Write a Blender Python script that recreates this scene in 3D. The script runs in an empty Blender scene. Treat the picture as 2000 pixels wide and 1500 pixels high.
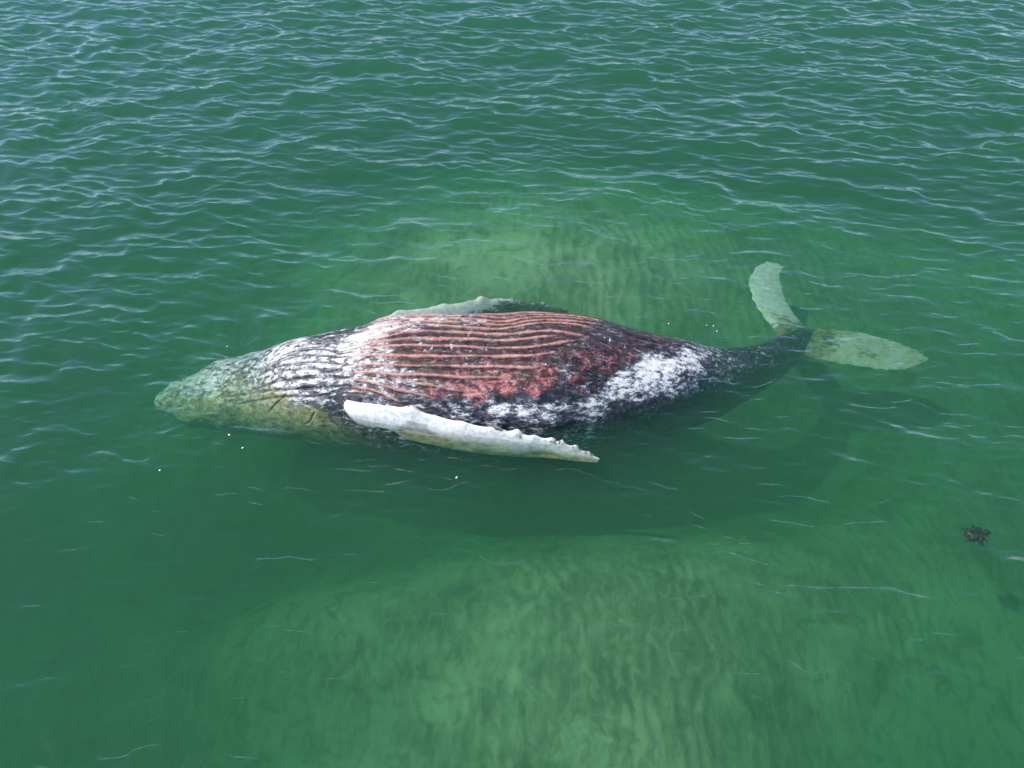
import bpy, math
import numpy as np
from mathutils import Vector

# ------------------------------------------------------------------ camera, sky, sun, exposure
scene = bpy.context.scene
PITCH = math.radians(47.0)
DIST = 10.2
cam_data = bpy.data.cameras.new('camera')
cam_data.sensor_fit = 'HORIZONTAL'
cam_data.angle_x = 2 * math.atan(1000 / 1570)
cam_data.clip_start = 0.1
cam_data.clip_end = 2000
cam = bpy.data.objects.new('camera', cam_data)
scene.collection.objects.link(cam)
cam.location = (0, -DIST * math.cos(PITCH), DIST * math.sin(PITCH))
cam.rotation_euler = (math.pi / 2 - PITCH, 0, 0)
scene.camera = cam

SUN_ELEV = math.radians(55)
SUN_AZ = math.radians(-92)            # from +Y towards +X (negative: to the left)
sun_dir = Vector((math.sin(SUN_AZ) * math.cos(SUN_ELEV), math.cos(SUN_AZ) * math.cos(SUN_ELEV), math.sin(SUN_ELEV)))
world = bpy.data.worlds.new('World')
scene.world = world
world.use_nodes = True
wn = world.node_tree.nodes
sky = wn.new('ShaderNodeTexSky')
sky.sky_type = 'NISHITA'
sky.sun_disc = False
sky.sun_elevation = SUN_ELEV
sky.sun_rotation = SUN_AZ
sky.air_density = 1.0
sky.dust_density = 0.0
sky.ozone_density = 4.0
world.node_tree.links.new(sky.outputs['Color'], wn['Background'].inputs['Color'])
wn['Background'].inputs['Strength'].default_value = 0.15

sun_data = bpy.data.lights.new('sun', 'SUN')
sun_data.energy = 4.4
sun_data.angle = math.radians(1.2)
sun_data.color = (1.0, 0.93, 0.82)
sun = bpy.data.objects.new('sun', sun_data)
scene.collection.objects.link(sun)
sun.rotation_euler = sun_dir.to_track_quat('Z', 'Y').to_euler()
sun.location = sun_dir * 40

vs = scene.view_settings
vs.view_transform = 'Standard'
vs.look = 'None'
vs.gamma = 1.0
vs.exposure = 0.38
vs.use_curve_mapping = False
cy = scene.cycles
cy.use_denoising = True
cy.volume_bounces = 0
cy.diffuse_bounces = 2
cy.glossy_bounces = 2
cy.max_bounces = 5
cy.transparent_max_bounces = 8
cy.use_adaptive_sampling = True
cy.adaptive_threshold = 0.02
cy.sample_clamp_indirect = 4.0
cy.sample_clamp_direct = 3.0

# ------------------------------------------------------------------ helpers
def link_mesh(name, verts, faces, mat, parent=None, attrs=None, smooth=True):
    me = bpy.data.meshes.new(name)
    v = np.asarray(verts, np.float32)
    f = np.asarray(faces, np.int32)
    me.vertices.add(len(v)); me.vertices.foreach_set('co', v.ravel())
    n = f.shape[1]
    me.loops.add(f.size); me.loops.foreach_set('vertex_index', f.ravel())
    me.polygons.add(len(f))
    me.polygons.foreach_set('loop_start', np.arange(0, f.size, n, dtype=np.int32))
    me.polygons.foreach_set('loop_total', np.full(len(f), n, np.int32))
    me.polygons.foreach_set('use_smooth', np.full(len(f), smooth, bool))
    for k, a in (attrs or {}).items():
        at = me.attributes.new(k, 'FLOAT', 'POINT')
        at.data.foreach_set('value', np.asarray(a, np.float32).ravel())
    me.update(calc_edges=True); me.validate()
    if mat: me.materials.append(mat)
    o = bpy.data.objects.new(name, me)
    scene.collection.objects.link(o)
    if parent: o.parent = parent
    return o

def grid_faces(nu, nv, wrap_v=False):
    """quads over an nu x nv lattice of vertices (row-major), optionally wrapped in v"""
    i = np.arange(nu - 1)[:, None]
    j = np.arange(nv if wrap_v else nv - 1)[None, :]
    j2 = (j + 1) % nv
    return np.stack([i * nv + j, (i + 1) * nv + j, (i + 1) * nv + j2, i * nv + j2], -1).reshape(-1, 4)

_rng = np.random.default_rng(7)
_PERM = _rng.permutation(4096)
_VALS = _rng.random(4096).astype(np.float32)
def vnoise(x, y, z=0.0):
    """smooth value noise, 0..1"""
    x = np.asarray(x, np.float64); y = np.asarray(y, np.float64) + 0 * x; z = np.asarray(z, np.float64) + 0 * x
    xi = np.floor(x).astype(np.int64); yi = np.floor(y).astype(np.int64); zi = np.floor(z).astype(np.int64)
    fx, fy, fz = x - xi, y - yi, z - zi
    fx, fy, fz = [t * t * t * (t * (t * 6 - 15) + 10) for t in (fx, fy, fz)]
    def h(a, b, c):
        return _VALS[_PERM[(_PERM[(_PERM[a & 4095] + b) & 4095] + c) & 4095]]
    r = 0
    for dx in (0, 1):
        for dy in (0, 1):
            for dz in (0, 1):
                w = (fx if dx else 1 - fx) * (fy if dy else 1 - fy) * (fz if dz else 1 - fz)
                r = r + w * h(xi + dx, yi + dy, zi + dz)
    return r
def fbm(x, y, z=0.0, octaves=4, gain=0.5):
    t, a, s = 0, 1.0, 0
    for k in range(octaves):
        t = t + a * vnoise(np.asarray(x) * 2 ** k + 17.3 * k, np.asarray(y) * 2 ** k - 9.1 * k, np.asarray(z) * 2 ** k + 3.7 * k)
        s += a; a *= gain
    return t / s
def sstep(a, b, x):
    t = np.clip((x - a) / (b - a), 0, 1)
    return t * t * (3 - 2 * t)
def curve(xs, ys, x):
    """monotone-ish cubic (Catmull-Rom tangents, non uniform) through the points"""
    xs = np.asarray(xs, float); ys = np.asarray(ys, float)
    d = np.diff(ys) / np.diff(xs)
    m = np.empty_like(ys); m[0] = d[0]; m[-1] = d[-1]
    h = np.diff(xs)
    m[1:-1] = (h[1:] * d[:-1] + h[:-1] * d[1:]) / (h[1:] + h[:-1])
    x = np.clip(x, xs[0], xs[-1])
    k = np.clip(np.searchsorted(xs, x) - 1, 0, len(xs) - 2)
    t = (x - xs[k]) / h[k]
    t2, t3 = t * t, t * t * t
    return (2 * t3 - 3 * t2 + 1) * ys[k] + (t3 - 2 * t2 + t) * h[k] * m[k] + (3 * t2 - 2 * t3) * ys[k + 1] + (t3 - t2) * h[k] * m[k + 1]

class Nodes:
    """small wrapper to write node graphs tersely"""
    def __init__(self, name):
        self.mat = bpy.data.materials.new(name)
        self.mat.use_nodes = True
        self.t = self.mat.node_tree
        self.t.nodes.clear()
        self.out = self.t.nodes.new('ShaderNodeOutputMaterial')
    def put(self, sock, v):
        if isinstance(v, bpy.types.NodeSocket): self.t.links.new(v, sock)
        elif v is not None: sock.default_value = v
    def node(self, kind, out=0, props=None, **ins):
        n = self.t.nodes.new(kind)
        for k, v in (props or {}).items(): setattr(n, k, v)
        for k, v in ins.items():
            key = int(k[1:]) if k[0] == '_' and k[1:].isdigit() else k.replace('_', ' ')
            self.put(n.inputs[key], v)
        return n.outputs[out]
    def math(self, op, a, b=None, c=None, clamp=False):
        n = self.t.nodes.new('ShaderNodeMath'); n.operation = op; n.use_clamp = clamp
        for i, v in enumerate((a, b, c)):
            if v is not None: self.put(n.inputs[i], v)
        return n.outputs[0]
    def mixc(self, f, a, b):
        n = self.t.nodes.new('ShaderNodeMix'); n.data_type = 'RGBA'
        self.put(n.inputs[0], f); self.put(n.inputs[6], a); self.put(n.inputs[7], b)
        return n.outputs[2]
    def mixf(self, f, a, b):
        n = self.t.nodes.new('ShaderNodeMix'); n.data_type = 'FLOAT'
        self.put(n.inputs[0], f); self.put(n.inputs[2], a); self.put(n.inputs[3], b)
        return n.outputs[0]
    def attr(self, name):
        n = self.t.nodes.new('ShaderNodeAttribute'); n.attribute_name = name
        return n.outputs['Fac']
    def coord(self, scale=(1, 1, 1), warp=None):
        c = self.t.nodes.new('ShaderNodeTexCoord').outputs['Object']
        if warp is not None: c = self.node('ShaderNodeVectorMath', 0, {'operation': 'ADD'}, _0=c, _1=warp)
        return self.node('ShaderNodeMapping', 0, None, Vector=c, Scale=scale)
    def noise(self, vec, scale, detail=4, rough=0.55, dist=0.0, color=False):
        return self.node('ShaderNodeTexNoise', 1 if color else 0, None, Vector=vec, Scale=scale, Detail=detail, Roughness=rough, Distortion=dist)
    def ramp(self, x, a, b):
        return self.node('ShaderNodeMapRange', 0, {'interpolation_type': 'SMOOTHSTEP'}, _0=x, _1=a, _2=b, _3=0.0, _4=1.0)

def rgb(r, g, b): return (r, g, b, 1.0)

# ------------------------------------------------------------------ the shallow sea: seabed, water
def axis(lo, hi, step_lo, step_hi, far):
    """coordinates: fine between lo and hi (step growing from step_lo to step_hi), then widening out to +-far"""
    a = [lo]
    while a[-1] < hi:
        a.append(a[-1] + step_lo + (step_hi - step_lo) * (a[-1] - lo) / (hi - lo))
    s = step_hi
    while a[-1] < far:
        s *= 1.35; a.append(min(a[-1] + s, far))
    s = step_lo; b = []
    x = lo
    while x > -far:
        s *= 1.35; x = max(x - s, -far); b.append(x)
    return np.array(b[::-1] + a)

SEABED_PATCH = [   # x, y, radius, rise in metres: sand banks and hollows
    (0.3, 3.4, 2.8, .24), (0.8, 6.2, 4.5, .14), (0.3, 8.5, 3.5, .2), (-1.6, 3.4, 1.6, .16), (1.8, 3.4, 1.8, .15), (0.9, -1.9, 1.2, .16), (1.3, -3.9, 1.2, .20), (2.6, -2.2, 1.6, .10),
    (-2.0, -2.6, 1.5, .05), (-6.6, -1.0, 2.6, -1.1), (-8.5, 3.0, 4.0, -1.6), (-6.0, -4.6, 2.2, -.8), (6.0, -4.0, 1.8, -.45), (8.5, 2, 3.0, -.6), (3.9, -4.4, .9, -.2), (-2.2, -4.0, 1.0, -.25), (-4.2, -4.2, 2.4, -.6), (5.0, -4.6, 2.2, -.45), (8, -1.0, 2.4, -.5)]  # last hollows deepened to darken the front corners like lens falloff
def seabed_height(x, y):
    z = -1.38 - .75 * sstep(3, 10, y) - 2.2 * sstep(6.5, 15, y + .30 * np.abs(x - 1)) - .06 * np.clip(y - 12, 0, 40) + 0 * x
    for (px, py, r, h) in SEABED_PATCH:
        z = z + h * np.exp(-((x - px) ** 2 + (y - py) ** 2) / (2 * (r * 0.72) ** 2))
    z = z - 1.45 * np.exp(-((y - .05 - .12 * (x - .5)) / 1.45) ** 2) * sstep(-6.5, -3.5, x) * sstep(7.0, 4.2, x)     # hollow added so the whale's shadow fades in deeper water
    z = z + 0.16 * (fbm(x * .55, y * .55, 2.2, 3) - .5)
    return z

def build_seabed():
    xs = axis(-10, 13, .036, .036, 290); ys = axis(-6.5, 9, .034, .06, 290)
    X, Y = np.meshgrid(xs, ys, indexing='ij')
    Z = seabed_height(X, Y)
    # current ripples: crests run away from the viewer, bent and broken
    wx = X + .42 * (fbm(X * 1.1, Y * .8, 5.1, 4) - .5) * 2 + .10 * Y * np.sin(X * .18)
    ph = wx * 2 * np.pi / .215 + 5.5 * fbm(X * .35, Y * .35, 9.9, 2) + 2.2 * fbm(X * 2.1, Y * 1.5, 1.4, 3)
    amp = .013 * sstep(.30, .62, fbm(X * .6, Y * .5, 7.7, 3)) + .004
    near = np.exp(-(np.clip(np.hypot(X - 1, Y + 1) - 9, 0, None) / 3) ** 2)
    Z = Z + near * amp * (1 - 2 * np.abs(np.sin(ph / 2)) ** .8)
    Z = Z + near * .02 * (fbm(X * 5, Y * 5, 3.3, 3) - .5)
    m = Nodes('seabed_sand')
    c = m.coord()
    warp = m.node('ShaderNodeVectorMath', 0, {'operation': 'SCALE'}, _0=m.noise(c, 2.2, 3, .6, color=True), Scale=.35)
    cw = m.coord(warp=warp)
    big = m.noise(cw, .42, 4, .6, .4)
    mid = m.noise(cw, 1.7, 5, .62, .8)
    cs = m.coord((2.3, .8, 1), warp)
    fine = m.noise(cs, 3.6, 5, .62, 1.1)
    col = m.mixc(m.ramp(big, .34, .64), rgb(.28, .26, .15), rgb(.72, .64, .42))
    col = m.mixc(m.math('MULTIPLY', m.ramp(mid, .48, .68), .6), col, rgb(.10, .11, .06))
    col = m.mixc(m.math('MULTIPLY', m.ramp(fine, .48, .64), .40), col, rgb(.66, .58, .36))
    col = m.mixc(m.math('MULTIPLY', m.ramp(fine, .48, .36), .42), col, rgb(.15, .145, .08))
    b = m.node('ShaderNodeBsdfPrincipled', 0, None, Base_Color=col, Roughness=.95)
    m.t.links.new(b, m.out.inputs['Surface'])
    o = link_mesh('seabed', np.stack([X, Y, Z], -1).reshape(-1, 3), grid_faces(len(xs), len(ys)), m.mat)
    o['kind'] = 'structure'
    return o

def wave_surface(X, Y):
    """a young wind sea: many short-crested wave trains, sharpened at their crests, calmer in the lee of the whale"""
    rng = np.random.default_rng(21)
    # wind roughness over the area: rough far out and to the left, calm close in
    rough = .50 + .56 * sstep(0, 10, Y + .10 * np.abs(X))
    rough = rough + .22 * sstep(-2.5, -6.5, X) * sstep(-4.5, 1.5, Y)
    rough = rough - .22 * sstep(-1.0, -3.5, Y) * sstep(-.5, -3.5, X)
    lee = np.exp(-(((X - .8) / 3.8) ** 2 + ((Y - .8) / 2.3) ** 2)) * .38
    rough = rough + .22 * np.exp(-(((X + 3.9) / 1.3) ** 2 + ((Y + .6) / 1.2) ** 2))
    rough = np.clip(rough - lee, .18, 1.1)
    patch = .50 + 1.0 * fbm(X * .33, Y * .33, 11.0, 3)
    DX = np.zeros_like(X); DY = np.zeros_like(X); Z = np.zeros_like(X)
    groups = [fbm(X * 1.3 + 30 * g, Y * 2.4, 4.0 * g, 2).astype(np.float32) for g in range(6)]
    groups = [sstep(.30, .70, g) * 1.6 + .06 for g in groups]
    wx = (.10 * (fbm(X * .9, Y * .9, 20.0, 3) - .5) + .05 * (fbm(X * 3.1, Y * 3.1, 23.0, 2) - .5)).astype(np.float32)
    wy = (.10 * (fbm(X * .9, Y * .9, 27.0, 3) - .5) + .05 * (fbm(X * 3.1, Y * 3.1, 29.0, 2) - .5)).astype(np.float32)
    XW = X + wx * 2; YW = Y + wy * 2
    def add(L, th, slope, g, kappa):
        nonlocal DX, DY, Z
        k = 2 * math.pi / L
        dx, dy = math.cos(th), math.sin(th)
        p = (k * (dx * XW + dy * YW) + rng.uniform(0, 2 * math.pi)).astype(np.float32)
        s, c = np.sin(p), np.cos(p)
        w = np.exp(kappa * (c - 1))                       # peaked crests, flat troughs
        A = slope / k * g
        Z += A * w * (1.0 + kappa * .35)
        DX -= A * dx * s * w * .6; DY -= A * dy * s * w * .6
    for i in range(64):           # wind waves
        L = math.exp(rng.uniform(math.log(.12), math.log(.40)))
        th = math.radians(-97) + rng.normal(0, .22) + (.32 if i % 4 == 0 else -.08)
        add(L, th, .060 * (L / .25) ** (-.1) * rng.uniform(.4, 1.5), groups[i % 6], 1.1)
    for i in range(10):           # a low, longer swell under them
        L = rng.uniform(.5, 1.2)
        add(L, math.radians(-100) + rng.normal(0, .25), .040 * rng.uniform(.5, 1.3), 1.0, .3)
    for i in range(56):           # ripples
        L = math.exp(rng.uniform(math.log(.075), math.log(.12)))
        th = math.radians(-98) + rng.normal(0, .42)
        add(L, th, .056 * rng.uniform(.4, 1.4), groups[(i * 5 + 2) % 6], .5)
    f = np.clip(rough * patch, 0, .92).astype(np.float32)
    H = Z * f
    inb = (X > -4.2) & (X < 3.9)
    xb = np.clip(X, -4.2, 3.9)
    yb = np.interp(xb, [-4.2, -3.4, -2.4, -1, .4, 1.7, 2.9, 3.9], [.34, .36, .27, .2, .21, .24, .55, 1.2]); wb = np.interp(xb, [-4.2, -3.4, -2.4, -1, .4, 1.7, 2.9, 3.9], [.35, .5, .66, .93, .96, .70, .34, .2])
    d = np.clip(np.abs(Y - yb) - wb, 0, 9) + np.clip(np.abs(X + .15) - 4.0, 0, 9)
    lap = np.exp(-d / .30) * sstep(.42, .66, fbm(X * 1.3, Y * 1.3, 33.0, 2)) * (d < 2)
    H = H + (.0042 * lap * np.cos(2 * math.pi * (d + .12 * fbm(X * 2, Y * 2, 35.0, 2)) / .15)).astype(np.float32)
    return X + DX * f, Y + DY * f + 3.6 * np.clip(H, -.04, .06), H, f      # crests lean away: steeper far faces

def build_water():
    xs = axis(-12.5, 12.5, .031, .031, 300); ys = axis(-5.2, 13.0, .019, .031, 300)
    X, Y = np.meshgrid(xs.astype(np.float32), ys.astype(np.float32), indexing='ij')
    x2, y2, z2, chop = wave_surface(X, Y)
    def ease(z, lim):                                     # viewer-side faces kept shallow so the sun throws no glints
        z = z.copy()
        for j in range(1, z.shape[1]):
            z[:, j] = np.minimum(z[:, j], z[:, j - 1] + lim * np.maximum(y2[:, j] - y2[:, j - 1], .002))
        return z
    dz = ease(z2, .25) - z2
    z2 = ease(z2 + sum(np.roll(dz, k, 0) for k in range(-3, 4)) / 7, .27)
    fade = sstep(60, 25, np.hypot(X, Y))
    x2 = X + (x2 - X) * fade; y2 = Y + (y2 - Y) * fade; z2 = z2 * fade
    nx, ny = len(xs), len(ys)
    top = np.stack([x2, y2, z2], -1).reshape(-1, 3)
    faces = [grid_faces(nx, ny)]
    # skirt and floor close the body of water so that it holds its murk
    idx = np.arange(nx * ny).reshape(nx, ny)
    ring = np.concatenate([idx[:-1, 0], idx[-1, :-1], idx[:0:-1, -1], idx[0, :0:-1]])
    low = top[ring].copy(); low[:, 2] = -14
    n0 = len(top); r = len(ring)
    k = np.arange(r)
    faces.append(np.stack([ring[k], n0 + k, n0 + (k + 1) % r, ring[(k + 1) % r]], -1))
    faces[-1] = faces[-1][:, ::-1]
    cidx = n0 + r
    verts = np.concatenate([top, low, [[0, 0, -14]]])
    # floor as a fan of degenerate-free quads: pairs of ring edges about the centre
    assert r % 2 == 0
    e = np.arange(0, r, 2)
    faces.append(np.stack([np.full(len(e), cidx), n0 + (e + 2) % r, n0 + e + 1, n0 + e], -1))
    m = Nodes('sea_water')
    face = m.node('ShaderNodeLayerWeight', 1, None, Blend=.5)
    fr = m.math('MULTIPLY_ADD', m.math('POWER', face, 3.3), .97, .022, clamp=True)
    refl = m.node('ShaderNodeBsdfGlossy', 0, None, Color=rgb(1, 1, 1), Roughness=.09)
    thru = m.node('ShaderNodeBsdfTransparent', 0, None, Color=rgb(1, 1, 1))
    mix = m.node('ShaderNodeMixShader', 0, None, _0=fr, _1=thru, _2=refl)
    m.t.links.new(mix, m.out.inputs['Surface'])
    sc = m.node('ShaderNodeVolumeScatter', 0, None, Color=rgb(.33, 1.0, .54), Density=.205, Anisotropy=.0)
    ab = m.node('ShaderNodeVolumeAbsorption', 0, None, Color=rgb(.0, .60, .31), Density=.74)
    add = m.node('ShaderNodeAddShader', 0, None, _0=sc, _1=ab)
    m.t.links.new(add, m.out.inputs['Volume'])
    o = link_mesh('water', verts, np.concatenate(faces), m.mat)
    o['kind'] = 'structure'
    return o

build_seabed()
build_water()

# ------------------------------------------------------------------ the whale, afloat belly up
# spine stations: x, centre y, centre z, half width, height of belly half, height of back half
BODY = np.array([
    (-4.9, 0.393, -0.76, 0.017, 0.011, 0.012), (-4.86, 0.393, -0.76, 0.104, 0.065, 0.07), (-4.78, 0.398, -0.76, 0.186, 0.119, 0.14), (-4.565, 0.413, -0.76, 0.313, 0.227, 0.27),
    (-4.29, 0.433, -0.75, 0.423, 0.34, 0.334), (-4.015, 0.453, -0.73, 0.505, 0.432, 0.406), (-3.465, 0.432, -0.656, 0.583, 0.549, 0.526), (-2.93, 0.301, -0.453, 0.665, 0.66, 0.63),
    (-2.41, 0.26, -0.38, 0.765, 0.73, 0.718), (-2.05, 0.22, -0.36, 0.83, 0.81, 0.766), (-1.62, 0.2, -0.34, 0.94, 0.935, 0.814), (-1, 0.2, -0.35, 1, 0.99, 0.846),
    (-0.35, 0.2, -0.37, 1.02, 1.005, 0.854), (0.4, 0.215, -0.38, 1.03, 1.025, 0.854), (1, 0.26, -0.4, 0.935, 0.985, 0.814), (1.69, 0.285, -0.43, 0.77, 0.8, 0.702),
    (2.35, 0.417, -0.5, 0.58, 0.64, 0.558), (2.86, 0.6, -0.63, 0.45, 0.52, 0.462), (3.38, 0.84, -0.65, 0.315, 0.42, 0.374), (3.9, 1.19, -0.66, 0.268, 0.329, 0.342),
    (4.25, 1.49, -0.67, 0.183, 0.183, 0.183), (4.45, 1.65, -0.68, 0.04, 0.04, 0.04),])
def body_at(x):
    return [curve(BODY[:, 0], BODY[:, k], x) for k in range(1, 6)]
def body_point(x, th):
    """th: 0 on top of the belly, positive towards the viewer's side"""
    yc, zc, a, bt, bb = body_at(x)
    c = np.cos(th); s = np.sin(th)
    e = 0.94
    sx = np.sign(s) * np.abs(s) ** e; cz = np.sign(c) * np.abs(c) ** e
    return np.stack([x + 0 * th, yc - a * sx, zc + np.where(c > 0, bt, bb) * cz], -1)
PLEATS = [
    [(-2.55, -0.42), (-2.05, -0.47), (-1.7, -0.36), (-1.25, -0.42), (-0.72, -0.40), (-0.22, -0.38), (0.26, -0.41), (0.75, -0.42), (1.2, -.38)],
    [(-2.45, -0.55), (-2.0, -0.60), (-1.25, -0.54), (-0.22, -0.51), (0.75, -0.52), (1.3, -.47)],
    [(-2.45, -0.70), (-2.0, -0.72), (-1.25, -0.67), (-0.22, -0.64), (0.75, -0.63)],
    [(-2.4, -0.85), (-1.25, -0.82), (-0.22, -0.78), (0.65, -0.77)],
    [(-2.4, -1.0), (-1.25, -0.97), (-0.5, -0.93), (0.45, -0.90)],
    [(-2.63, -0.30), (-2.34, -0.38), (-2.05, -0.34), (-1.83, -0.24), (-1.48, -0.27), (-1.19, -0.33), (-0.81, -0.31), (-0.33, -0.28), (0.07, -0.29), (0.45, -0.32), (0.84, -0.30), (1.23, -0.28)],
    [(-2.84, -0.05), (-2.62, -0.2), (-2.35, -0.22), (-2.09, -0.12), (-1.88, -0.05), (-1.56, -0.1), (-1.32, -0.2), (-1.19, -0.25), (-0.9, -0.22), (-0.6, -0.18), (-0.31, -0.16), (-0.04, -0.18), (0.25, -0.22), (0.55, -0.25), (0.84, -0.21), (1.11, -0.13)],
    [(-2.98, 0.05), (-2.71, -0.12), (-2.39, -0.1), (-2.13, -0.01), (-1.86, 0.0), (-1.54, -0.04), (-1.23, -0.1), (-0.89, -0.09), (-0.51, -0.07), (-0.13, -0.05), (0.25, -0.06), (0.5, -0.07), (0.72, -0.03), (1.01, 0.01)],
    [(-3.15, 0.1), (-2.84, -0.06), (-2.5, -0.08), (-2.17, 0.04), (-1.99, 0.05), (-1.79, 0.04), (-1.54, 0.03), (-1.25, 0.01), (-0.88, 0.03), (-0.5, 0.02), (-0.22, 0.04), (0.07, 0.04), (0.34, 0.02), (0.63, -0.01)],
    [(-3.34, 0.19), (-3.02, 0.07), (-2.69, -0.03), (-2.39, -0.03), (-2.12, 0.09), (-1.91, 0.11), (-1.62, 0.12), (-1.24, 0.11), (-0.88, 0.13), (-0.5, 0.14), (-0.13, 0.16), (0.25, 0.16), (0.63, 0.1), (0.88, 0.06)],
    [(-3.52, 0.29), (-3.18, 0.17), (-2.88, 0.08), (-2.58, 0.06), (-2.3, 0.12), (-2.08, 0.17), (-1.9, 0.2), (-1.61, 0.24), (-1.24, 0.27), (-0.86, 0.28), (-0.5, 0.27), (-0.13, 0.28), (0.25, 0.27), (0.62, 0.23)],
    [(-3.47, 0.42), (-3.06, 0.25), (-2.66, 0.2), (-2.35, 0.23), (-2.07, 0.3), (-1.88, 0.34), (-1.61, 0.38), (-1.23, 0.41), (-0.68, 0.41), (-0.13, 0.41), (0.25, 0.43), (0.45, 0.42)],
    [(-3.3, 0.53), (-2.96, 0.37), (-2.55, 0.34), (-2.13, 0.41), (-1.92, 0.45), (-1.6, 0.49), (-1.37, 0.53), (-1.05, 0.53), (-0.57, 0.55), (-0.21, 0.55), (0.07, 0.57)],
    [(-1.6, 0.5), (-1.46, 0.55), (-1.32, 0.6), (-0.94, 0.66), (-0.67, 0.71), (-0.3, 0.72)],
    [(-3.57, 0.71), (-3.15, 0.59), (-2.73, 0.53), (-2.33, 0.51), (-1.99, 0.55), (-1.79, 0.6), (-1.41, 0.71), (-1.12, 0.77), (-0.82, 0.84)],
    [(-3.9, 0.77), (-3.36, 0.72), (-2.83, 0.72), (-2.33, 0.68), (-1.99, 0.66), (-1.79, 0.7), (-1.56, 0.77), (-1.35, 0.87), (-1.19, 0.94)],
    [(-3.72, 0.98), (-3.15, 0.9), (-2.63, 0.86), (-2.33, 0.83), (-2.08, 0.71), (-1.91, 0.73), (-1.71, 0.8)],
]
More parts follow.
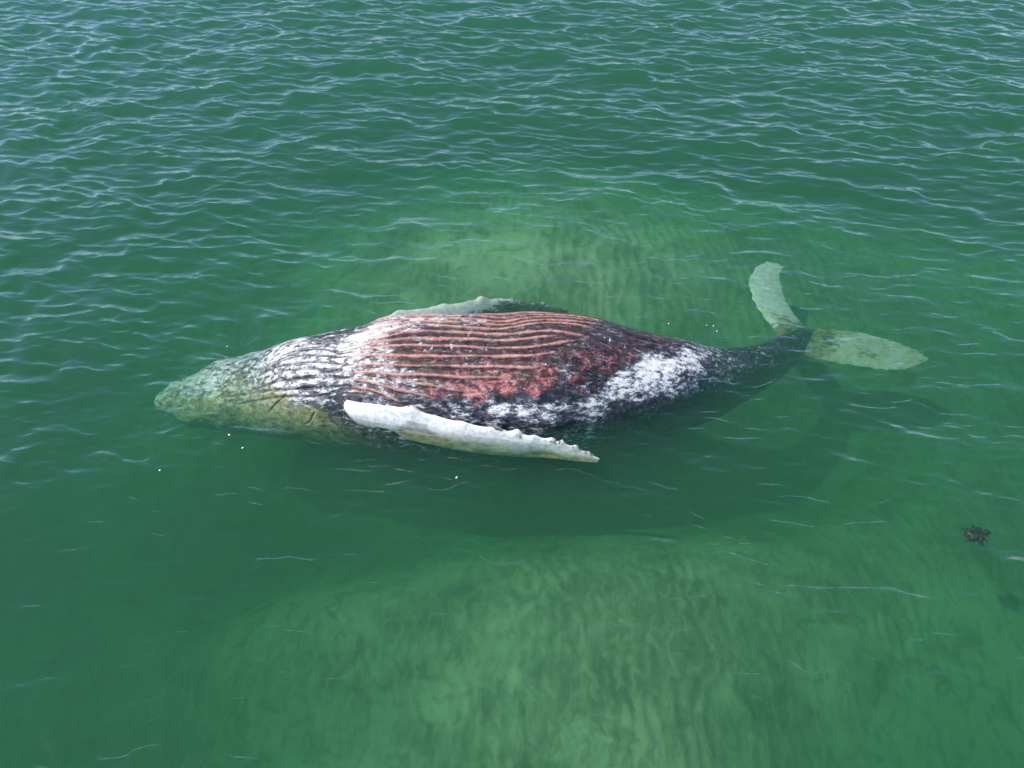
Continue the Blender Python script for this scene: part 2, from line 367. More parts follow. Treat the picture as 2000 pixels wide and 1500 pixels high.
SKIN = [
    (-4.74, -0.52, 0.75, 0, 0, 0.35), (-4.48, 0.94, 0.6, 0, 0, 0.7), (-4.15, -0.02, 0.75, 0, 0, 0.2), (-4.03, 1.18, 0.5, 0, 0, 0.9),
    (-3.89, -0.27, 0.7, 0, 0, 0.15), (-3.73, 1.7, 0.3, 0, 0, 0.8), (-3.57, 0.76, 0.6, 0, 0, 0.6), (-3.38, 1.16, 0.5, 0, 0, 1),
    (-3.24, 0.2, 0.62, 0, 0, 0.1), (-2.94, 1.01, 0.45, 0, 0, 0.9), (-2.55, 1.29, 0.4, 0, 0, 1), (-2.29, 1.4, 0.2, 0, 0, 0.6),
    (-3.17, -0.17, 0.58, 0, 0, 0), (-2.73, -0.11, 0.62, 0.05, 0, 0), (-2.8, 0.51, 0.6, 0, 0, 0), (-2.43, 0.17, 0.6, 0.15, 0, 0),
    (-2.26, 0.54, 0.58, 0.1, 0, 0), (-2.52, 0.8, 0.5, 0, 0, 0), (-2.13, 0.96, 0.35, 0, 0, 0), (-1.92, 0.82, 0.3, 0, 0, 0),
    (-1.95, 0.23, 0.75, 0.3, 0.3, 0), (-1.86, 0.49, 0.62, 0.2, 0.2, 0), (-2.51, -0.36, 0.45, 0, 0, 0), (-2.11, -0.46, 0.4, 0, 0, 0),
    (-1.86, -0.61, 0.42, 0, 0, 0), (-1.92, -0.12, 0.92, 0.3, 0.5, 0), (-1.66, -0.18, 0.85, 0.4, 0.6, 0), (-1.35, -0.23, 0.62, 0.4, 0.8, 0),  # white shoulder patch, its sun highlight painted in as white
    (-0.97, -0.3, 0.42, 0.4, 0.9, 0), (-0.33, -0.38, 0.38, 0.42, 0.9, 0), (0.33, -0.36, 0.36, 0.4, 0.9, 0), (0.77, -0.31, 0.3, 0.36, 0.7, 0),
    (-1.62, 0.22, 0.62, 0.55, 0.8, 0), (-1.6, 0.45, 0.6, 0.6, 0.8, 0), (-1.39, 0.01, 0.25, 0.3, 1, 0), (-0.94, -0.05, 0.12, 0.22, 1, 0),
    (-0.31, -0.02, 0.1, 0.22, 1, 0), (0.32, 0, 0.1, 0.22, 1, 0), (0.76, -0.03, 0.2, 0.25, 0.9, 0), (-1.24, 0.24, 0.2, 0.5, 1, 0),
    (-0.93, 0.32, 0.15, 0.48, 1, 0), (-0.43, 0.31, 0.1, 0.42, 1, 0), (0.12, 0.32, 0.12, 0.36, 1, 0), (0.55, 0.25, 0.1, 0.22, 0.9, 0),
    (-1.46, 0.62, 0.5, 0.5, 0.6, 0), (-1.22, 0.71, 0.45, 0.5, 0.7, 0), (-0.91, 0.55, 0.2, 0.5, 1, 0), (-0.8, 0.71, 0.3, 0.7, 0.8, 0),
    (-0.48, 0.6, 0.1, 0.62, 0.9, 0), (-0.43, 0.75, 0.15, 0.82, 0.6, 0), (-0.06, 0.64, 0.1, 0.88, 0.5, 0), (0.3, 0.65, 0.1, 0.72, 0.5, 0),
    (0.43, 0.48, 0.1, 0.55, 0.8, 0), (0.07, 0.48, 0.08, 0.4, 1, 0), (0.67, 0.45, 0.08, 0.34, 0.4, 0), (0.93, 0.21, 0.1, 0.5, 0.6, 0),
    (0.8, 0.57, 0.15, 0.55, 0.3, 0), (1.18, 0.41, 0.12, 0.58, 0.4, 0), (1.39, 0.13, 0.15, 0.58, 0.6, 0), (1.14, -0.05, 0.2, 0.3, 0.5, 0),
    (1.56, -0.22, 0.12, 0.25, 0.5, 0), (1.9, -0.22, 0.15, 0.45, 0.6, 0), (2, 0, 0.35, 0.4, 0.4, 0), (2.27, -0.34, 0.35, 0.2, 0.2, 0),
    (-1.73, 0.75, 0.5, 0.1, 0.1, 0), (-1.22, 0.88, 0.28, 0.1, 0.2, 0), (-0.85, 0.9, 0.3, 0.2, 0.2, 0), (-0.61, 0.96, 0.4, 0.1, 0, 0),
    (-0.43, 1.04, 0.32, 0, 0, 0), (-0.12, 0.85, 0.7, 0.3, 0, 0), (0.12, 0.89, 0.66, 0.1, 0, 0), (0.49, 0.86, 0.62, 0.1, 0, 0),
    (0.85, 0.75, 0.6, 0.2, 0, 0), (0.62, 0.96, 0.38, 0, 0, 0), (1.1, 0.85, 0.62, 0.05, 0, 0), (0, 1.04, 0.3, 0, 0, 0),
    (0.62, 1.12, 0.22, 0, 0, 0), (1.36, 0.67, 0.78, 0.1, 0, 0), (1.7, 0.45, 0.9, 0.1, 0, 0), (1.98, 0.31, 0.88, 0.1, 0, 0),
    (1.49, 0.89, 0.55, 0, 0, 0), (1.23, 0.96, 0.5, 0, 0, 0), (1.9, 0.71, 0.66, 0, 0, 0), (2.28, 0.08, 0.75, 0.1, 0, 0),
    (2.52, -0.09, 0.6, 0, 0, 0), (2.24, 0.57, 0.5, 0, 0, 0), (1.83, 1.01, 0.3, 0, 0, 0), (2.62, 0.31, 0.42, 0, 0, 0),
    (2.95, 0.04, 0.38, 0, 0, 0), (2.61, 0.8, 0.2, 0, 0, 0), (3.26, 0, 0.2, 0, 0, 0), (3.39, 0.91, 0.1, 0, 0, 0),
    (3.9, -0.19, 0.08, 0, 0, 0),
]
FLECKS = [ (-0.31, 0.18), (-0.36, 0.31), (-0.5, 0.2), (-0.55, 0.29), (0.07, -0.01), (0.38, 0.02), (0.56, -0.01), (0.46, 0.19), (0.24, 0.25), (0.6, 0.28), (0.7, 0.29), (-0.06, 0.35), (-0.29, 0.38), (1.14, 0.01), (1.4, 0.07), (0.94, -0.05), (1.01, -0.02), (-1.12, 0.11), (-0.88, 0.02), (-1.06, 0.2), (-0.53, -0.05), (0.03, -0.13), (-0.74, 0.14), (1.21, 0.03), (1.11, 0.33), (0.25, 0.21), (0.68, 0.24), (-0.97, 0.15) ]

def build_skin_material():
    m = Nodes('whale_skin')
    c = m.coord()
    white, pink, brown = m.attr('white'), m.attr('pink'), m.attr('brown')
    line, crease, film = m.attr('line'), m.attr('crease'), m.attr('film')
    streak = m.coord((.42, 1.0, 1.0))
    nA = m.noise(streak, 17.0, 6, .74, .25)
    nB = m.noise(m.coord((.7, 1, 1)), 13.0, 6, .70, .4)
    nC = m.noise(c, 64.0, 3, .65)
    nD = m.noise(c, 3.2, 5, .6)
    tone = m.noise(c, 16.0, 5, .65)
    def share(cov, noise, gain, speck):
        # how far the pigment has won over: cov is its share of the skin, broken up by the noise
        t = m.math('MULTIPLY_ADD', cov, -.50, .75)
        return m.math('SUBTRACT', m.math('MULTIPLY_ADD', m.math('SUBTRACT', nC, .5), speck, noise), t)
    dark = m.mixc(brown, m.mixc(m.ramp(tone, .40, .75), rgb(.004, .005, .010), rgb(.058, .062, .080)), m.mixc(m.ramp(tone, .35, .7), rgb(.014, .008, .008), rgb(.075, .040, .032)))
    pd = share(pink, nB, 1, .30)
    col = m.mixc(m.ramp(pd, -.10, .0), dark, rgb(.115, .030, .034))
    col = m.mixc(m.ramp(pd, -.03, .06), col, m.mixc(m.ramp(nD, .38, .62), rgb(.33, .085, .105), rgb(.44, .165, .15)))
    col = m.mixc(m.math('MULTIPLY', m.ramp(m.math('ADD', pd, m.math('MULTIPLY', m.math('SUBTRACT', tone, .5), .5)), .03, .18), .6), col, rgb(.60, .29, .28))
    wd = share(white, nA, 1, .28)
    wh = m.mixc(m.ramp(tone, .30, .62), rgb(.52, .52, .55), rgb(.83, .81, .78))
    lc = m.mixc(m.ramp(tone, .3, .7), rgb(.36, .135, .115), rgb(.62, .345, .28))
    col = m.mixc(m.math('MULTIPLY', m.ramp(wd, -.13, .01), .8), col, rgb(.20, .205, .25))
    col = m.mixc(m.ramp(wd, -.04, .07), col, wh)
    scr = m.noise(m.coord((3.2, 26, 26)), 1.0, 3, .6, .8)
    scr = m.ramp(m.math('ABSOLUTE', m.math('SUBTRACT', scr, .5)), .012, .0)
    col = m.mixc(m.math('MULTIPLY', m.math('MULTIPLY', scr, m.ramp(nD, .48, .60)), .45), col, rgb(.34, .33, .34))
    col = m.mixc(m.math('MULTIPLY', m.math('MULTIPLY', line, .9), m.ramp(m.math('ADD', tone, m.math('MULTIPLY', line, .35)), .42, .66)), col, lc)
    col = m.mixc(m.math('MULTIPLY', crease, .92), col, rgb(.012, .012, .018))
    fc = m.mixc(m.ramp(nB, .35, .65), rgb(.24, .19, .055), rgb(.60, .53, .28))
    col = m.mixc(m.math('MULTIPLY', film, m.ramp(m.math('ADD', nB, m.math('MULTIPLY', film, .25)), .40, .66)), col, fc)
    hz = m.node('ShaderNodeSeparateXYZ', 2, None, _0=c)
    wet = m.ramp(m.math('ADD', hz, m.math('MULTIPLY', m.math('SUBTRACT', nD, .5), .18)), .14, .03)
    col = m.mixc(m.math('MULTIPLY', wet, .14), col, rgb(.02, .022, .024))
    hgt = m.math('ADD', m.math('MULTIPLY', nA, .010), m.math('MULTIPLY', nC, .0035))
    bump = m.node('ShaderNodeBump', 0, None, Strength=.6, Distance=1.0, Height=hgt)
    rough = m.mixf(m.ramp(nB, .3, .7), .34, .58)
    rough = m.mixf(wet, rough, .16)
    b = m.node('ShaderNodeBsdfPrincipled', 0, None, Base_Color=col, Roughness=rough, Normal=bump, **{'Specular_IOR_Level': .45})
    m.t.links.new(b, m.out.inputs['Surface'])
    return m.mat

def skin_fields(x, th, R):
    """coverage of white, pink, brown and film over the skin, from the marked spots"""
    S = np.array(SKIN)
    num = np.zeros((4,) + x.shape); den = np.zeros(x.shape)
    for s in S:
        d2 = (x - s[0]) ** 2 + (np.minimum(R, 1.1) * (th - s[1])) ** 2
        w = 1 / (d2 + .05 ** 2) ** 1.8
        den += w
        for k in range(4): num[k] += w * s[2 + k]
    w0 = .3 * sstep(.35, 1.1, np.maximum(-.55 - th, th - 1.0)) * 200    # unseen flanks and back: plain dark skin
    base = [.05, 0, 0, 0]
    return [(num[k] + w0 * base[k]) / (den + w0) for k in range(4)]

def build_body():
    xs = np.concatenate([np.linspace(-4.90, -4.70, 14)[:-1], np.linspace(-4.70, -3.6, 64)[:-1], np.linspace(-3.6, 2.6, 560)[:-1], np.linspace(2.6, 4.45, 110)])
    ths = np.concatenate([np.linspace(-math.pi, -1.25, 60)[:-1], np.linspace(-1.25, 1.65, 320)[:-1], np.linspace(1.65, math.pi, 50)[:-1]])
    X, T = np.meshgrid(xs, ths, indexing='ij')
    Pt = body_point(X, T)
    # outward normals of the smooth body
    dx = np.gradient(Pt, axis=0); dt = np.roll(Pt, -1, 1) - np.roll(Pt, 1, 1)
    N = np.cross(dt, dx); N /= np.linalg.norm(N, axis=-1, keepdims=True) + 1e-9
    yc, zc, a, bt, bb = body_at(X)
    if ((Pt[..., 2] - zc) * N[..., 2]).mean() < 0: N = -N
    R = a
    arc = R * T
    line = np.zeros_like(X); crease = np.zeros_like(X); disp = np.zeros_like(X)
    belly = sstep(-2.15, -1.75, X)
    for k, pl in enumerate(PLEATS):
        p = np.array(pl)
        x0, x1 = p[0, 0], p[-1, 0]
        tl = curve(p[:, 0], p[:, 1], xs)[:, None] + .010 * (vnoise(xs * 5, k * 3.1)[:, None] - .5)
        d = R * (T - tl)
        fade = (sstep(x0, x0 + .35, X) * sstep(x1, x1 - .30, X)) * ((X > x0) & (X < x1))
        wob = .45 + .7 * vnoise(X * 7, k * 5.7) + .5 * vnoise(X * 1.6, k * 2.3)
        fade = fade * (1 - .30 * sstep(.60, .78, vnoise(X * 3.3 + 11, k * 7.1 + 3)))
        wl = (.0145 * wob) * (.35 + .65 * fade)
        g = np.exp(-(d / wl) ** 2)
        line = np.maximum(line, belly * fade * np.exp(-(d / (wl * 1.15)) ** 4))
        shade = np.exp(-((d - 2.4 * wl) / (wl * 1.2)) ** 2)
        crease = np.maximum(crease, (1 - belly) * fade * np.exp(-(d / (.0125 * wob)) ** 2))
        crease = np.maximum(crease, belly * fade * .40 * shade)  # shadow below each belly pleat, painted into the skin colour
        disp += belly * fade * (.007 * g - .022 * shade) - (1 - belly) * fade * .024 * np.exp(-(d / .020) ** 2)
    # pleats bulge between their furrows
    allt = np.stack([curve(np.array(p)[:, 0], np.array(p)[:, 1], xs) for p in PLEATS], 1)
    # folds behind the jaw, the flaccid waist, the fold running to the vent
    waist = np.exp(-((X + 2.02) / .22) ** 2) * np.exp(-(T / .9) ** 2)
    disp += waist * .007 * np.sin(X * 31 + 3 * T + 4 * vnoise(X * 4, T * 4))
    # scalloped slack in the pleats near the chest, wrinkles
    disp += .018 * (fbm(X * 1.7, arc * 2.6, 1.0, 3) - .5) + .007 * (fbm(X * 5, arc * 11, 2.0, 3) - .5) * (X < .9)
    disp -= .035 * np.exp(-((X + .10) / .22) ** 2) * np.exp(-((T + .35) / .3) ** 2)
    vent = np.exp(-((R * (T - curve([1.2, 1.7, 2.2, 2.6], [-.30, -.20, -.16, -.02], X))) / .035) ** 2) * sstep(1.2, 1.5, X) * sstep(2.65, 2.4, X)
    vent2 = np.exp(-((R * (T - curve([1.2, 1.7, 2.2, 2.6], [-.18, -.07, -.05, .06], X))) / .06) ** 2) * sstep(1.2, 1.6, X) * sstep(2.65, 2.4, X)
    disp += .030 * vent2 - .035 * vent
    crease = np.maximum(crease, .8 * vent)
    # cracks in the sloughing skin of the head, mouth line on the near side
    for pl, wd in (([(-3.12, 1.22), (-3.00, 1.00), (-2.86, .86), (-2.78, .80)], .013), ([(-2.62, 1.42), (-2.52, 1.26), (-2.46, 1.12), (-2.40, 1.02)], .016)):
        p = np.array(pl); tl = curve(p[:, 0], p[:, 1], X) + .22 * (fbm(X * 4, 0 * X, 3.0, 3) - .5)
        d = R * (T - tl); on = sstep(p[0, 0], p[0, 0] + .1, X) * sstep(p[-1, 0], p[-1, 0] - .1, X)
        g = np.exp(-(d / wd) ** 2) * on
        crease = np.maximum(crease, g); disp -= .03 * g
    # lumpy jaw edge
    disp += .10 * (fbm(X * 3.4, arc * 3.4, 14.0, 4) - .5) * sstep(-3.0, -3.9, X)
    disp += .05 * (fbm(X * 2.6, arc * 2.6, 8.0, 3) - .5) * sstep(-2.2, -3.0, X) * sstep(.5, 1.0, T)
    taper = np.minimum(1, R / .25)
    Pt = Pt + N * (disp * taper)[..., None]
    white, pink, brown, film = skin_fields(X, T, R)
    white = white - .10 * sstep(-3.0, -3.6, X) * sstep(1.5, 1.0, T)
    rng = np.random.default_rng(3)
    fl = np.zeros_like(X)
    for (fx, ft) in FLECKS:
        lean = rng.normal(0, .25); h = rng.uniform(.018, .05); w = rng.uniform(.007, .013)
        d1 = (X - fx) - lean * R * (T - ft); d2 = R * (T - ft)
        fl = np.maximum(fl, np.exp(-(d1 / w) ** 2 - (d2 / h) ** 2))
    white = white * (1 - .12 * sstep(-1.9, -2.3, X)) + .62 * fl
    pink = pink * .72 * (1 - .35 * sstep(.8, 1.2, X) * sstep(.35, .05, T)); brown = np.clip(brown * 1.15, 0, 1); film = film * .85
    white = white * (1 - .80 * sstep(-.4, -.1, X) * sstep(1.35, .8, X) * sstep(.94, .80, T)) * (1 - .10 * sstep(1.0, 1.4, X)) * (1 - .75 * sstep(.86, 1.05, T) * sstep(.9, 1.3, X))  # last factor: murk over the submerged rear flank, painted as dark skin
    white = white * (1 - .26 * np.exp(-((X + 1.8) / .45) ** 2)) * (1 - .14 * sstep(1.0, 1.5, X))
    white = np.maximum(white, .20 * sstep(1.3, .9, T))
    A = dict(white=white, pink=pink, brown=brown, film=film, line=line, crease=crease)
    n, m_ = X.shape
    V = Pt.reshape(-1, 3); F = grid_faces(n, m_, True)[:, ::-1]
    A = {k: v.reshape(-1) for k, v in A.items()}
    return V, F, A

def loft(le, te, thick, n_span, n_sec, knobs=(), ragged=0.0, seed=0, flip=False, belly_side=None):
    """a fin: leading and trailing edge polylines, thickness along the span"""
    le = np.array(le, float); te = np.array(te, float)
    q = np.linspace(0, 1, len(le)); t = np.linspace(0, 1, n_span)
    L = np.stack([curve(q, le[:, k], t) for k in range(3)], -1)
    E = np.stack([curve(np.linspace(0, 1, len(te)), te[:, k], t) for k in range(3)], -1)
    th = curve(np.linspace(0, 1, len(thick)), thick, t)
    c = E - L
    span = np.gradient(L + .5 * c, axis=0)
    nrm = np.cross(span, c); nrm /= np.linalg.norm(nrm, axis=-1, keepdims=True) + 1e-9
    if flip: nrm = -nrm
    ph = np.linspace(0, 2 * np.pi, n_sec, endpoint=False)
    u = .5 - .5 * np.cos(ph)                       # 0 at the leading edge
    prof = (1.9 * np.sqrt(u + 1e-6) * (1 - u) ** .8 * .62 + .10 * np.sin(ph / 1.0) ** 2 * 0 + .06 * np.sin(np.pi * u)) * np.sign(np.sin(ph) + 1e-12)
    S, U = np.meshgrid(t, u, indexing='ij')
    P = L[:, None] + c[:, None] * U[..., None] + nrm[:, None] * (th[:, None] * prof[None, :])[..., None]
    kb = np.zeros_like(S)
    for (ks, kh, kw) in knobs:
        g = np.exp(-((S - ks) / kw) ** 2) * np.exp(-(U / .16) ** 2)
        kb += g
        P = P - (c / (np.linalg.norm(c, axis=-1, keepdims=True) + 1e-9))[:, None] * (kh * g)[..., None]
        P = P + nrm[:, None] * (kh * .35 * g * np.sign(np.sin(ph))[None, :])[..., None]
    if ragged:
        w = ragged * (fbm(S * 26 + seed, U * 1.5, seed, 3) - .5)
        P = P + c[:, None] / (np.linalg.norm(c, axis=-1, keepdims=True)[:, None] + 1e-9) * (w * (.3 + .7 * np.abs(2 * U - 1)))[..., None]
    P = P + nrm[:, None] * (.012 * (fbm(S * 9 + seed, U * 4, seed + 2., 3) - .5))[..., None]
    # close the tip
    mid = P[-1].mean(0); P = np.concatenate([P, (P[-1:] * .3 + mid * .7)], 0)
    S = np.concatenate([S, S[-1:]]); U = np.concatenate([U, U[-1:]]); kb = np.concatenate([kb, kb[-1:]])
    F = grid_faces(n_span + 1, n_sec, True)
    return P, F, S, U, kb, np.broadcast_to(np.sign(np.sin(ph))[None, :], S.shape)

NEAR_KNOBS = [(0.285, 0.054, 0.018), (0.44, 0.019, 0.02), (0.545, 0.024, 0.022), (0.62, 0.054, 0.02), (0.7, 0.024, 0.02), (0.785, 0.028, 0.017), (0.835, 0.033, 0.013), (0.9, 0.033, 0.014), (0.955, 0.026, 0.012)]
FAR_KNOBS = [(.25, .03, .02), (.42, .03, .02), (.60, .05, .025), (.75, .03, .02), (.88, .03, .02)]
def build_whale():
    mat = build_skin_material()
    V, F, A = build_body()
    parts = [(V, F, A)]
    # flipper on the viewer's side: leading edge up and out of the water
    le = [(-2.15, -.25, .10), (-1.92, -.48, .20), (-1.47, -.58, .25), (-.98, -.68, .20), (-.58, -.79, .17), (-.15, -.87, .15), (.18, -.94, .12), (.45, -.975, .09), (.72, -1.03, .02), (1.04, -1.11, -.10)]
    te = [(-2.05, -.30, -.25), (-1.85, -.60, -.14), (-1.38, -.74, -.17), (-.94, -.83, -.21), (-.59, -.89, -.24), (-.31, -.93, -.25), (.06, -.98, -.24), (.37, -1.02, -.20), (.67, -1.08, -.18), (1.02, -1.13, -.16)]
    P, Fq, S, U, kb, sd = loft(le, te, [.145, .135, .11, .09, .078, .07, .06, .05, .04, .022], 170, 52, NEAR_KNOBS, .012, 1)
    Z = P[..., 2]
    nz = fbm(S * 14, U * 3, 5.5, 3)
    wh = .97 - .35 * sstep(.55, .75, nz) * sstep(.3, .7, U) - .30 * np.clip(kb, 0, 1) * sstep(.42, .6, nz) - .45 * sstep(.08, .0, U) * sstep(.5, .62, nz)
    fm = sstep(.02, -.10, Z) * (.45 + .8 * sstep(.35, .75, U)) * (.5 + .5 * sstep(.35, .6, nz))
    parts.append((P.reshape(-1, 3), Fq, dict(white=wh, pink=0 * S, brown=.5 * np.clip(kb, 0, 1), film=np.clip(fm, 0, .95), line=0 * S, crease=.5 * sstep(.62, .75, nz) * (U > .3) * (S < .35))))
    near = (P, S, U)
    # far flipper, under water behind the belly
    le = [(-2.2, .80, -.25), (-1.98, 1.22, -.12), (-1.60, 1.50, -.13), (-1.14, 1.66, -.17), (-.70, 1.80, -.21), (-.38, 1.93, -.25), (.0, 2.00, -.33), (.45, 2.02, -.42), (.83, 1.99, -.52)]
    te = [(-2.0, .75, -.50), (-1.75, 1.02, -.46), (-1.40, 1.20, -.52), (-1.0, 1.36, -.60), (-.62, 1.52, -.66), (-.30, 1.68, -.70), (.06, 1.80, -.72), (.45, 1.88, -.72), (.82, 1.94, -.66)]
    P, Fq, S, U, kb, sd = loft(le, te, [.15, .15, .13, .12, .11, .10, .085, .06, .03], 130, 40, FAR_KNOBS, .05, 5)
    nz = fbm(S * 12, U * 3, 8.5, 3)
    wh = np.clip(.15 + .95 * sstep(.42, .12, U + .35 * (nz - .5)) * sstep(.78, .52, S) + .25 * sstep(.2, .05, U), 0, 1)  # shadow in the water painted as dark skin beyond the white edge
    parts.append((P.reshape(-1, 3), Fq, dict(white=wh, pink=0 * S, brown=0 * S, film=.25 * sstep(.5, .1, U), line=0 * S, crease=0 * S)))
    # tail flukes: one lobe trailing away from the viewer, one to the side
    le = [(3.70, 1.05, -0.57), (3.83, 1.47, -0.56), (3.73, 1.95, -0.59), (3.65, 2.26, -0.56), (3.65, 2.58, -0.54), (3.76, 2.88, -0.54), (3.95, 3.10, -0.54), (4.14, 3.16, -0.56), (4.31, 3.06, -0.58)]
    te = [(4.30, 1.37, -0.59), (4.36, 1.73, -0.66), (4.23, 2.05, -0.64), (4.17, 2.31, -0.62), (4.16, 2.58, -0.60), (4.16, 2.75, -0.59), (4.19, 2.89, -0.58), (4.25, 2.99, -0.58), (4.31, 3.04, -0.58)]
    P, Fq, S, U, kb, sd = loft(le, te, [.19, .16, .10, .07, .055, .05, .045, .035, .02], 110, 40, (), .06, 9, flip=True)
    nz = fbm(S * 9, U * 3, 1.5, 3)
    wh = np.clip(.15 + .70 * sstep(.08, .24, S) - .30 * sstep(.52, .66, nz), 0, 1)
    parts.append((P.reshape(-1, 3), Fq[:, ::-1], dict(white=wh, pink=0 * S, brown=0 * S, film=.30 + .2 * sstep(.42, .62, nz), line=0 * S, crease=.15 * sstep(.62, .74, nz))))
    le = [(3.62, 0.97, -0.59), (4.02, 1.13, -0.62), (4.44, 1.11, -0.71), (4.80, 1.04, -0.72), (5.14, 0.98, -0.73), (5.46, 0.97, -0.74), (5.75, 1.03, -0.74), (5.98, 1.18, -0.76)]
    te = [(4.10, 1.57, -0.60), (4.40, 1.75, -0.66), (4.82, 1.71, -0.67), (5.19, 1.66, -0.69), (5.49, 1.55, -0.71), (5.76, 1.43, -0.73), (5.92, 1.32, -0.75), (6.00, 1.21, -0.76)]
    P, Fq, S, U, kb, sd = loft(le, te, [.19, .17, .11, .08, .06, .05, .04, .02], 120, 40, (), .06, 13)
    nz = fbm(S * 9, U * 3, 6.5, 3)
    wh = np.clip(.06 + .66 * sstep(.18, .36, S + .2 * (nz - .5)) - .3 * sstep(.56, .68, nz), 0, 1)
    fm = .38 + .3 * sstep(.40, .62, nz + .2 * S)
    parts.append((P.reshape(-1, 3), Fq, dict(white=wh, pink=0 * S, brown=0 * S, film=fm, line=0 * S, crease=.6 * sstep(.07, .0, U) * sstep(.42, .6, nz))))
    off = 0; VV = []; FF = []; AA = {k: [] for k in ('white', 'pink', 'brown', 'film', 'line', 'crease')}
    for (v, f, a) in parts:
        VV.append(v); FF.append(f + off); off += len(v)
        for k in AA: AA[k].append(np.asarray(a[k], float).reshape(-1))
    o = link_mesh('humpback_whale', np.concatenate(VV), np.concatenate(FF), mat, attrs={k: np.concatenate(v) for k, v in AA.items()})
    o['label'] = 'dead whale floating belly up, pleated reddish belly, long white flipper and submerged tail flukes'
    o['category'] = 'whale'
    # barnacles on the knobs of the flipper's leading edge
    bm = Nodes('barnacle_shell')
    n = bm.noise(bm.coord(), 60, 4, .6)
    col = bm.mixc(bm.ramp(n, .35, .65), rgb(.10, .085, .07), rgb(.42, .38, .32))
    bm.t.links.new(bm.node('ShaderNodeBsdfPrincipled', 0, None, Base_Color=col, Roughness=.75), bm.out.inputs['Surface'])
    P, S, U = near
    rng = np.random.default_rng(12)
    for (ks, kh, kw) in NEAR_KNOBS:
        if kh < .025: continue
        i = int(np.abs(S[:, 0] - ks).argmin())
        for b in range(rng.integers(5, 9)):
            vs_, fs_ = [], []
            ii = int(np.clip(i + rng.integers(-2, 4), 0, len(P) - 2)); jj = int(rng.integers(0, 5)) if rng.random() < .5 else int(P.shape[1] - 1 - rng.integers(0, 5))
            p = P[ii, jj]; cen = P[ii].mean(0)
            nrm = p - cen; nrm /= np.linalg.norm(nrm)
            t1 = np.cross(nrm, (0.3, .2, .9)); t1 /= np.linalg.norm(t1); t2 = np.cross(nrm, t1)
            r = rng.uniform(.007, .014); base = len(vs_)
            rings = [(r, -.004), (r * .72, r * .75), (r * .42, r * 1.0), (r * .30, r * .72)]
            for (rr, hh) in rings:
                for q in range(7):
                    a_ = 2 * math.pi * q / 7
                    vs_.append(p + nrm * hh + (t1 * math.cos(a_) + t2 * math.sin(a_)) * rr * (1 + .12 * (q % 2)))
            for k in range(3):
                for q in range(7):
                    fs_.append((base + k * 7 + q, base + k * 7 + (q + 1) % 7, base + (k + 1) * 7 + (q + 1) % 7, base + (k + 1) * 7 + q))
            link_mesh('barnacle', vs_, fs_, bm.mat, parent=o, smooth=False)
    return o

whale = build_whale()

# ------------------------------------------------------------------ a clump of weed adrift near the right edge of the view
def build_seaweed(loc):
    rng = np.random.default_rng(5)
    vs_, fs_ = [], []
    for b in range(52):
        ang = rng.normal(math.radians(170), .45) if b % 5 else rng.normal(math.radians(-20), .7)
        ln = rng.uniform(.05, .13); w = rng.uniform(.018, .034); tilt = rng.uniform(-.35, .45)
        n = 9; base = len(vs_); bend = rng.normal(0, .8)
        p = np.array([rng.normal(.05, .05), rng.normal(0, .035), rng.normal(0, .03)])
        for i in range(n):
            t = i / (n - 1)
            a = ang + bend * t
            d = np.array([math.cos(a), math.sin(a), tilt * math.cos(3 * t)])
            side = np.array([-math.sin(a), math.cos(a), .3 * math.sin(5 * t + b)])
            ww = w * math.sin(math.pi * (.12 + .86 * t)) * (1 + .2 * math.sin(9 * t + b))
            for (sx, sz) in ((-1, 0), (0, .0035), (1, 0), (0, -.0035)):
                vs_.append(p + side * ww * sx + np.array([0, 0, sz]))
            p = p + d * ln / n
        for i in range(n - 1):
            for q in range(4):
                fs_.append((base + i * 4 + q, base + i * 4 + (q + 1) % 4, base + (i + 1) * 4 + (q + 1) % 4, base + (i + 1) * 4 + q))
    nu, nv = 9, 14; base = len(vs_)                       # the matted heart of the clump
    for i in range(nu):
        for q in range(nv):
            a, t = 2 * math.pi * q / nv, math.pi * i / (nu - 1)
            k = 1 + .22 * math.sin(3 * a + 1) * math.sin(t) + .14 * math.sin(7 * a + 4 * t)
            vs_.append(np.array([.035 + .115 * k * math.sin(t) * math.cos(a), .062 * k * math.sin(t) * math.sin(a), .03 * math.cos(t)]))
    for f in grid_faces(nu, nv, True): fs_.append(tuple(base + int(x) for x in f))
    m = Nodes('brown_weed')
    nz = m.noise(m.coord(), 22, 3, .6)
    col = m.mixc(nz, rgb(.010, .006, .004), rgb(.040, .024, .012))
    m.t.links.new(m.node('ShaderNodeBsdfPrincipled', 0, None, Base_Color=col, Roughness=.5), m.out.inputs['Surface'])
    o = link_mesh('seaweed_clump', vs_, fs_, m.mat)
    o.location = loc
    o['label'] = 'small dark brown clump of seaweed under the water at the right edge'
    o['category'] = 'seaweed'
build_seaweed((5.17, -2.04, -.28))

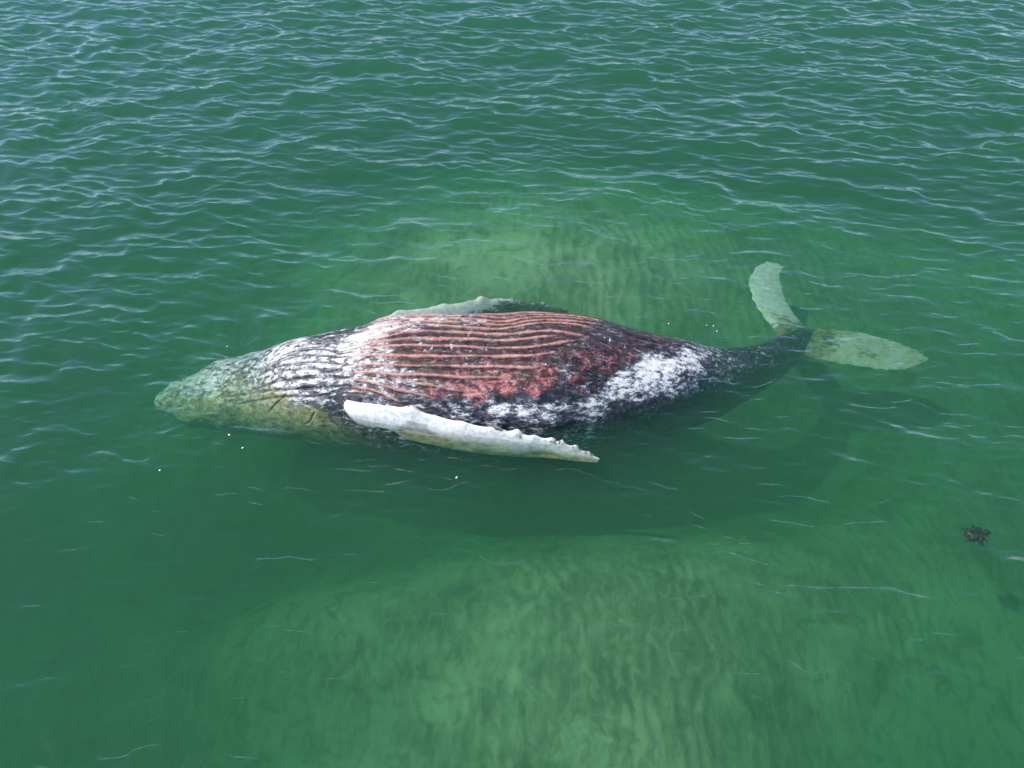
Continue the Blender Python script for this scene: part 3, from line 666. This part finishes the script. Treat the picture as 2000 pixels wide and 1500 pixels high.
# ------------------------------------------------------------------ flecks of foam on the surface: white meshes for sun glints, and bubbles
def build_foam():
    m = Nodes('foam')  # near-white, shared by the glint flecks and the bubbles
    n = m.noise(m.coord(), 120, 2, .5)
    col = m.mixc(n, rgb(.70, .74, .72), rgb(.85, .86, .84))
    m.t.links.new(m.node('ShaderNodeBsdfPrincipled', 0, None, Base_Color=col, Roughness=.4), m.out.inputs['Surface'])
    wv = np.empty(len(bpy.data.objects['water'].data.vertices) * 3, np.float32)
    bpy.data.objects['water'].data.vertices.foreach_get('co', wv); wv = wv.reshape(-1, 3)
    rng = np.random.default_rng(8)
    spots = [(-3.34, -.92, .022, 'white foam fleck in front of the jaw, nearest to the head'), (-3.14, -1.11, .019, 'white foam fleck in front of the jaw, farther from the head'),
             (-4.02, -1.42, .020, 'white foam fleck left of and nearer the viewer than the whale'), (-.63, -1.50, .020, 'white foam fleck in front of the white flipper'),
             (2.13, 1.10, .015, 'small bubble behind the tail stock, first from the belly'), (2.64, 1.06, .014, 'small bubble behind the tail stock, second from the belly'),
             (2.73, 1.05, .017, 'small bubble behind the tail stock, third from the belly'), (2.76, .95, .015, 'small bubble behind the tail stock, close against the body'),
             (-3.75, .62, .014, 'small bubble on the far side of the head')]
    for (x, y, r, lab) in spots:
        z = wv[((wv[:, 0] - x) ** 2 + (wv[:, 1] - y) ** 2).argmin(), 2]
        r = r * .5; nu, nv = 7, 12
        th = np.linspace(0, math.pi, nu)[:, None]; ph = np.linspace(0, 2 * math.pi, nv, endpoint=False)[None, :]
        k = 1 + .22 * np.sin(3 * ph + rng.uniform(0, 6)) * np.sin(th) + .15 * np.sin(5 * ph + rng.uniform(0, 6))
        st = rng.uniform(1.0, 1.9)
        P = np.stack([r * st * k * np.sin(th) * np.cos(ph), r * k * np.sin(th) * np.sin(ph), .45 * r * np.cos(th) * np.ones_like(ph)], -1).reshape(-1, 3)
        a = rng.uniform(0, 3.1); c, s_ = math.cos(a), math.sin(a)
        P = np.stack([P[:, 0] * c - P[:, 1] * s_, P[:, 0] * s_ + P[:, 1] * c, P[:, 2]], -1)
        kind = 'foam_fleck' if 'foam' in lab else 'bubble'  # the flecks are small white meshes standing in for sun glints
        o = link_mesh(kind, P, grid_faces(nu, nv, True), m.mat)
        o.location = (x, y, float(z) + .15 * r)
        o['label'] = lab; o['category'] = 'foam' if 'foam' in lab else 'bubble'
        o['group'] = 'foam flecks and bubbles on the water'
build_foam()
